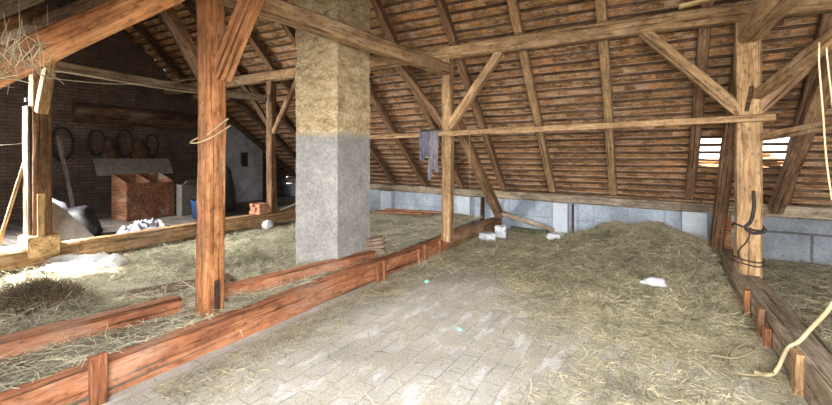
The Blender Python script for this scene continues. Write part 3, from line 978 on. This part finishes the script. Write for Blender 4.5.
# ------------------------------------------------------------------ things on the right
# black strap with hook on the right post
h = empty('harness_strap', (1.135, 6.33, 1.0), 'black leather strap hooked and wound around the thick right post', 'strap')
tube('hanging_strap', [(0.03, -0.0, 0.25), (0.03, -0.02, 0.05), (0.0, -0.02, -0.12), (-0.05, -0.02, -0.2), (0.02, -0.02, -0.26), (0.12, -0.01, -0.24), (0.14, 0.0, -0.2)], 0.028, 'leather', parent=h, flat=0.7)
def loop(z, dz, rad, mat, par, r0=0.165, cx=0.0, cy=0.145):
    pts = []
    for k in range(13):
        a = 2*math.pi*k/12
        sq = max(abs(math.cos(a)), abs(math.sin(a)))
        pts.append((cx + r0*math.cos(a)/sq*0.86, cy + r0*math.sin(a)/sq*0.86, z + dz*math.sin(a*2 + 0.7)))
    return tube('strap_loop', pts, rad, mat, parent=par, n=4)
loop(-0.2, 0.03, 0.012, 'leather', h)
loop(-0.60, 0.02, 0.009, 'leather', h)
loop(-0.65, 0.02, 0.008, 'leather', h)
tube('dangling_cord', [(0.0, -0.015, -0.2), (-0.03, -0.03, -0.35), (-0.12, -0.03, -0.5), (-0.08, -0.02, -0.62)], 0.008, 'leather', parent=h)
# wooden cross piece behind the post; its orange colour paints in sunlight
ob = empty('wooden_cross_piece', (1.14, 7.95, 0.425), 'small cross-shaped wooden piece coloured orange as if sunlit, behind the right post foot', 'wooden piece')
box('bar', -0.11, 0.11, -0.04, 0.04, 0.12, 0.24, M['orange'], ob, 0.01)
box('upright', -0.04, 0.05, -0.045, 0.035, -0.2, 0.34, M['orange'], ob, 0.01)

# ropes at the right edge
tube('rope', [(1.15, 4.15, 2.52), (1.15, 4.15, 2.35), (1.17, 4.15, 2.01), (1.19, 4.15, 1.64), (1.22, 4.15, 1.34)], 0.0065, 'rope', 'thin pale rope hanging from the tan pole down past the rail at the right', 'rope')
tube('rope', [(1.18, 4.12, 2.54), (1.185, 4.12, 2.40), (1.205, 4.12, 2.16), (1.23, 4.12, 1.85)], 0.006, 'rope', 'second thin rope hanging from the tan pole, the shorter one at the edge', 'rope')
tube('rope', [(1.30, 3.75, 1.2), (1.18, 3.78, 0.85), (1.12, 3.85, 0.62), (1.06, 3.98, 0.42), (1.0, 4.0, 0.305), (0.93, 3.98, 0.24), (0.87, 3.95, 0.10), (0.82, 3.92, 0.05), (0.72, 3.9, 0.05)], 0.014, 'rope', 'thick pale rope drooping over the right tie beam to the floor', 'rope')
tube('twine', [(0.46, 3.80, 0.09), (0.44, 3.88, 0.11), (0.50, 3.93, 0.11), (0.62, 3.98, 0.10), (0.78, 4.2, 0.11), (0.74, 4.32, 0.1), (0.62, 4.1, 0.1), (0.56, 3.80, 0.09), (0.66, 3.72, 0.1), (0.82, 3.84, 0.1)], 0.008, 'twine', 'curled old twine lying on the straw near the right tie beam', 'twine')
# string hanging from the rail beside the middle post, and white blocks by the wall
tube('string', [(-2.5, 6.3, 2.05), (-2.5, 6.31, 1.5), (-2.49, 6.31, 0.95)], 0.004, 'wire', 'thin string hanging straight down from the rail right of the middle post', 'string')
BL = [((-2.70, 7.75, 0.0), (0.15, 0.11, 0.075), 1, 'white broken block on the floor by the front sill end, lying flat', 0.3),
      ((-2.55, 8.15, 0.0), (0.1, 0.1, 0.11), 2, 'white upright block on the floor beside the strut foot', 0.1),
      ((-1.50, 8.35, 0.0), (0.13, 0.1, 0.07), 3, 'white block on the floor below the middle pilaster of the far wall', -0.3)]
for loc, sz, sd_, lb, rz in BL:
    lumpy('lime_block', loc, sz, 'white', lb, 'block', 'white blocks by the far wall', seed=sd_, rough=0.25, block=1, rz=rz)
lumpy('crumpled_paper', (0.12, 5.95, 0.05), (0.13, 0.08, 0.06), 'white', 'crumpled white paper on the straw in front of the hay heap', 'paper', seed=9, rough=0.5)
lumpy('white_scrap', (-2.2, 7.1, 0.0), (0.05, 0.04, 0.025), 'white', 'small white scrap on the straw in front of the lime blocks', 'scrap', seed=12, rough=0.5)
lumpy('plastic_scrap', (-1.54, 3.63, 0.0), (0.03, 0.02, 0.014), 'teal', 'turquoise plastic scrap lying on the bare brick floor', 'scrap', seed=13, rough=0.5)
lumpy('plastic_scrap', (-2.50, 4.80, 0.01), (0.035, 0.05, 0.02), 'teal', 'turquoise plastic scrap on the straw in front of the paired stakes', 'scrap', seed=14, rough=0.5)
timber('leaning_board', (-2.75, 8.85, 0.42), (-1.65, 9.0, 0.10), 0.03, 0.1, 'grey', 'grey board leaning slantwise against the whitewashed wall', 'board')
timber('mossy_log', (-2.55, 8.95, 0.06), (-1.75, 8.8, 0.06), 0.14, 0.13, 'moss', 'dark mossy timber lying at the foot of the far wall', 'log', roundness=0.5, rough=0.015)
timber('upright_lath', (-2.98, 9.18, 0.1), (-2.98, 9.18, 0.70), 0.07, 0.03, 'pale', 'pale lath standing against the far wall right of the leaning strut', 'lath', roll=math.pi/2)
timber('upright_plank', (-3.35, 9.26, 0.05), (-3.35, 9.26, 0.70), 0.22, 0.03, 'dark', 'dark plank standing against the far wall left of the leaning strut', 'plank', roll=math.pi/2)
tube('drain_pipe', [(-1.28, 8.98, -0.1), (-1.28, 8.98, 0.3), (-1.28, 8.98, 0.69)], 0.022, 'iron', 'dark upright pipe on the far wall beside the middle pilaster', 'pipe', n=2)

# garments over the rail
def garment(name, x0, x1, ztop, zb, mat, label, seed, jag):
    nx, nzz = 30, 30
    vs, fs = [], []
    r = random.Random(seed)
    ph = r.random()*6
    for j in range(nzz + 1):
        t = j / nzz
        for i in range(nx + 1):
            u = i / nx
            x = x0 + (x1 - x0) * (0.5 + (u - 0.5) * (1 - 0.12*math.sin(t*3)))
            bot = zb + jag * (math.floor(u*3)/3) * 0.5 + 0.06*math.sin(u*9 + ph)
            z = ztop + (bot - ztop)*t
            f = 0.035*math.sin(u*20 + ph + 1.5*math.sin(t*4)) + 0.02*math.sin(u*41 + ph*2)
            y = -0.05 + f * (0.3 + 0.7*t) + 0.02*noise.noise(V((u*4, t*4, seed)))
            if j == 0:
                y, z = 0.055, ztop - 0.06
            elif j == 1:
                y, z = 0.02, ztop + 0.015
            vs.append((x - x0, y, z - ztop))
    for j in range(nzz):
        for i in range(nx):
            a = j*(nx+1) + i
            fs.append((a, a+1, a+nx+2, a+nx+1))
    o = link(name, mesh(name, vs, fs), M[mat], None, True)
    md = o.modifiers.new('cloth', 'SOLIDIFY')
    md.thickness = 0.008
    o.location = (x0, 6.305, ztop)
    return tag(o, label, 'garment')
garment('hanging_garment', -3.42, -3.21, 2.115, 1.62, 'cloth', 'short grey-violet garment hung over the rail, left of its longer neighbour', 3, 0.1)
garment('hanging_garment', -3.24, -3.03, 2.12, 1.33, 'cloth2', 'long ragged grey garment hung over the rail against the middle post', 5, 0.35)

# stack of tiles on the sill beams
for k in range(8):
    o = box('roof_tile', -0.15, 0.15, -0.085, 0.085, 0.0, 0.017, M['claydust'], None, 0.004)
    o.location = (-3.40 + rnd.uniform(-0.035, 0.035), 4.93 - 0.012*k + rnd.uniform(-0.03, 0.03), 0.27 + 0.029*k)
    o.rotation_euler = (0.10 + rnd.uniform(-0.05, 0.05), -0.12 + rnd.uniform(-0.05, 0.05), 0.55 + rnd.uniform(-0.3, 0.3))
    tag(o, 'dusty flat tile in the small slanting stack beside the chimney foot', 'tile', 'flat tiles stacked by the chimney')
# loose reddish planks behind the chimney
for i, (x, y, rz, ln) in enumerate([(-5.9, 8.55, 0.12, 1.5), (-5.8, 8.85, 0.05, 1.7), (-5.7, 8.2, 0.2, 1.2)]):
    timber('loose_plank', (x, y, 0.30 + 0.02*i), (x + ln*math.cos(rz), y + ln*math.sin(rz), 0.30 + 0.02*i), 0.16, 0.03, 'red',
           ['reddish plank lying behind the chimney, middle of three', 'reddish plank lying behind the chimney, farthest of three', 'reddish plank lying behind the chimney, nearest of three'][i], 'plank', 'planks behind the chimney')
lumpy('crumpled_paper', (-3.9, 6.4, 0.25), (0.08, 0.04, 0.03), 'white', 'crumpled white paper on the hay behind the tile stack', 'paper', seed=21, rough=0.5)

# ------------------------------------------------------------------ things in the left bay
def crumple(name, loc, sx, sy, h, mat, label, cat, seed, rz=0, nx=46, ny=30, roll=None):
    vs, fs = [], []
    off = V((seed*2.3, seed*4.1, 1))
    for j in range(ny+1):
        for i in range(nx+1):
            u, v = i/nx - 0.5, j/ny - 0.5
            e = (1 - (2*u)**4) * (1 - (2*v)**4)
            rad = 1 + 0.16*noise.noise(V((math.atan2(v, u)*1.3, seed, 0)))
            n = 1 - abs(noise.noise(V((u*5, v*4, 0)) + off)*2)
            n2 = abs(noise.noise(V((u*13, v*10, 3)) + off))
            z = h*e*(0.30 + 0.5*n*n + 0.35*n2)
            if roll:
                z += roll*math.exp(-((v-0.2)/0.12)**2)*e**0.3
            vs.append((u*sx*rad, v*sy*rad, max(0.004, z)))
    for j in range(ny):
        for i in range(nx):
            a = j*(nx+1)+i
            fs.append((a, a+1, a+nx+2, a+nx+1))
    o = link(name, mesh(name, vs, fs), M[mat], None, True)
    md = o.modifiers.new('film', 'SOLIDIFY')
    md.thickness = 0.006
    md.offset = 1
    o.location = loc
    o.rotation_euler = (0, 0, rz)
    return tag(o, label, cat)
crumple('plastic_sheet', (-6.72, 2.66, 0.15), 1.0, 0.4, 0.13, 'sheet', 'crumpled white plastic sheet lying in the sunlight on the hay', 'plastic sheet', 4, 0.75, roll=0.08)
crumple('plastic_bag', (-7.62, 3.95, 0.3), 0.85, 0.45, 0.3, 'bag', 'crumpled lilac-grey plastic bag on the platform in front of the wooden bin', 'bag', 6, 1.4)
lumpy('black_sack', (-8.3, 3.3, 0.3), (0.32, 0.26, 0.36), 'black', 'slumped black sack on the platform left of the wooden bin', 'sack', seed=31, rough=0.4)
lumpy('grey_sack', (-8.9, 3.1, 0.3), (0.34, 0.3, 0.4), 'bag', 'pale grey sack behind the black sack on the platform', 'sack', seed=33, rough=0.35)
# leaning tin panel
vs = [(-7.55, 2.52, 0.31), (-7.4, 3.2, 0.31), (-7.9, 2.95, 0.80), (-7.95, 2.6, 1.15)]
me = mesh('tin_panel', vs, [(0, 1, 2, 3)])
o = tag(link('tin_panel', me, M['tin']), 'bent grey tin panel leaning behind the left post', 'panel')
md = o.modifiers.new('sheet', 'SOLIDIFY')
md.thickness = 0.02
# leaning pole
timber('leaning_pole', (-7.42, 1.965, 0.24), (-7.42, 2.32, 1.72), 0.045, 0.045, 'pale', 'thin pale pole leaning against the left post', 'pole', roundness=0.9, rough=0.002)

# wooden bin with three compartments
b = empty('storage_bin', (-9.8, 5.05, 0.3), 'reddish wooden bin with open compartments on the left platform', 'bin')
box('front_panel', 0.28, 0.32, -0.5, 0.5, 0.0, 0.80, M['binred'], b, 0.006)
box('back_panel', -0.32, -0.29, -0.5, 0.5, 0.0, 0.98, M['binred'], b, 0.006)
for y in (-0.5, -0.02, 0.47):
    vs = [(-0.29, y, 0), (0.28, y, 0), (0.28, y, 0.82), (-0.29, y, 1.0), (-0.29, y+0.03, 0), (0.28, y+0.03, 0), (0.28, y+0.03, 0.82), (-0.29, y+0.03, 1.0)]
    link('side_panel' if y != -0.02 else 'divider', mesh('panel', vs, [(0, 1, 2, 3), (7, 6, 5, 4), (0, 4, 5, 1), (1, 5, 6, 2), (2, 6, 7, 3), (3, 7, 4, 0)]), M['binred'], b)
box('bottom', -0.29, 0.28, -0.47, 0.47, 0.02, 0.05, M['binred'], b)
lid = box('lid', -0.015, 0.015, -0.8, 0.8, 0.0, 0.42, M['board'], b, 0.004)
lid.location = (-0.33, 0.05, 0.95)
lid.rotation_euler = (0, -0.5, 0)
lid['label'] = 'grey open lid'
# grey box beside it
g = empty('carton', (-9.5, 5.82, 0.3), 'dull grey open carton standing right of the wooden bin', 'carton')
box('wall_panel', 0.2, 0.22, -0.22, 0.25, 0, 0.72, M['board'], g)
box('wall_panel', -0.22, -0.2, -0.22, 0.25, 0, 0.72, M['board'], g)
box('wall_panel', -0.2, 0.2, -0.22, -0.2, 0, 0.72, M['board'], g)
box('wall_panel', -0.2, 0.2, 0.23, 0.25, 0, 0.72, M['board'], g)
f1 = box('flap', 0, 0.02, -0.2, 0.23, 0, 0.18, M['board'], g)
f1.location = (0.21, 0, 0.72)
f1.rotation_euler = (0, 1.0, 0)
# beam on the gable, shelf board, harness
timber('gable_beam', (-11.22, 4.3, 2.66), (-11.22, 7.6, 2.66), 0.2, 0.42, 'dark', 'dark heavy timber set across the brick gable', 'beam')
timber('leaning_plank', (-10.2, 3.95, 0.3), (-10.75, 3.85, 2.1), 0.12, 0.04, 'plank', 'grey plank leaning upright at the left end of the bin', 'plank')
HS = [(4.1, 1.95, 0.24, 'black leather harness loop on the gable wall, leftmost of the row'),
      (4.75, 2.0, 0.2, 'black leather harness loop on the gable wall, second of the row'),
      (5.35, 2.0, 0.22, 'black leather harness loop on the gable wall, third of the row'),
      (6.0, 1.95, 0.2, 'black leather harness loop on the gable wall, rightmost of the row')]
for y, z, rr, lb in HS:
    pts = [(-11.26 + 0.02*math.sin(k), y + rr*math.sin(2*math.pi*k/12)*0.8, z + rr*1.5*math.cos(2*math.pi*k/12)) for k in range(13)]
    tube('harness_loop', pts, 0.04, 'leather', lb, 'harness', 'harness on the gable wall', flat=0.6)
for y, lb in ((5.05, 'dark sack hanging on the gable wall between the harness loops, left one'), (5.7, 'dark sack hanging on the gable wall between the harness loops, right one')):
    lumpy('hanging_sack', (-11.22, y, 1.5), (0.12, 0.2, 0.36), 'dark', lb, 'sack', 'sacks on the gable wall', seed=int(y*10), rough=0.3)

# blue tub, bricks, white bag, branches near the slim back post
vs, fs = [], []
K = 24
prof = [(0.0, 0.0), (0.27, 0.0), (0.31, 0.38), (0.33, 0.40), (0.3, 0.40), (0.25, 0.03), (0.0, 0.03)]
for (rr, z) in prof:
    for k in range(K):
        vs.append((max(rr, 0.001)*math.cos(2*math.pi*k/K), max(rr, 0.001)*math.sin(2*math.pi*k/K), z))
for j in range(len(prof)-1):
    for k in range(K):
        fs.append((j*K+k, j*K+(k+1) % K, (j+1)*K+(k+1) % K, (j+1)*K+k))
o = tag(link('tub', mesh('tub', vs, fs), M['blue'], None, True), 'dark blue plastic tub on the platform behind the front post', 'tub')
o.location = (-8.6, 5.75, 0.3)
lumpy('dark_sack', (-9.1, 6.5, 0.3), (0.3, 0.3, 0.75), 'black', 'tall dark sack standing behind the blue tub', 'sack', seed=41, rough=0.25)
k = 0
for row in range(3):
    for c in range(2):
        o = box('brick', -0.07, 0.07, -0.13, 0.13, 0, 0.07, M['clay'], None, 0.006)
        o.location = (-7.2 + 0.2*c + rnd.uniform(-0.01, 0.01), 5.95 + rnd.uniform(-0.03, 0.03), 0.462 + 0.074*row)
        o.rotation_euler = (0, 0, rnd.uniform(-0.3, 0.3))
        tag(o, 'red clay brick in the small pile on the tie beam before the slim back post', 'brick', 'bricks piled on the left tie beam')
lumpy('white_bag', (-6.85, 5.95, 0.16), (0.1, 0.12, 0.12), 'sheet', 'small white bag lying below the brick pile', 'bag', seed=43, rough=0.3)
for i in range(7):
    a = V((-7.7 + 0.1*i, 6.9 + 0.12*(i % 3), 0.32 + 0.07*(i % 3)))
    timber('branch', a, a + V((0.25 + 0.1*rnd.random(), 0.9 + 0.3*rnd.random(), 0.10 + 0.35*rnd.random())), 0.035, 0.035, 'grey', 'grey branch in the brushwood pile between slim back post and chimney', 'branch', 'brushwood beside the slim back post', roundness=1.0, taper=0.6)

# wires and cords
tube('wire', [(-3.06, 0.92, 2.15), (-3.15, 1.19, 2.14), (-3.35, 1.73, 2.22), (-3.63, 2.33, 2.39)], 0.0032, 'twine', 'thin pale cord stretched from the principal rafter to the front post', 'cord')
tube('rope_loop', [(-3.43, 2.30, 1.86), (-3.45, 2.52, 2.02), (-3.56, 2.56, 1.98), (-3.68, 2.45, 1.88), (-3.66, 2.29, 1.80), (-3.52, 2.27, 1.79), (-3.42, 2.34, 1.84), (-3.43, 2.54, 1.96)], 0.007, 'rope', 'thin cord looped around the front post', 'cord')
tube('cord', [(-3.44, 2.50, 2.42), (-4.4, 3.6, 2.46), (-5.05, 4.4, 2.60)], 0.004, 'twine', 'thin cord running from the front post back towards the collar', 'cord')
tube('knotted_rope', [(-5.05, 4.4, 2.60), (-5.06, 4.4, 2.42), (-5.04, 4.41, 2.28), (-5.07, 4.4, 2.16), (-5.05, 4.4, 2.02)], lambda t: 0.010 + 0.012*math.sin(t*9)**2, 'twine', 'knotted rope end dangling between front post and chimney', 'rope')
tube('wire', [(-7.2, 2.31, 1.85), (-7.5, 1.9, 1.80), (-7.9, 1.2, 1.75)], 0.003, 'wire', 'thin wire tied to the left post and leading off to the left', 'wire')
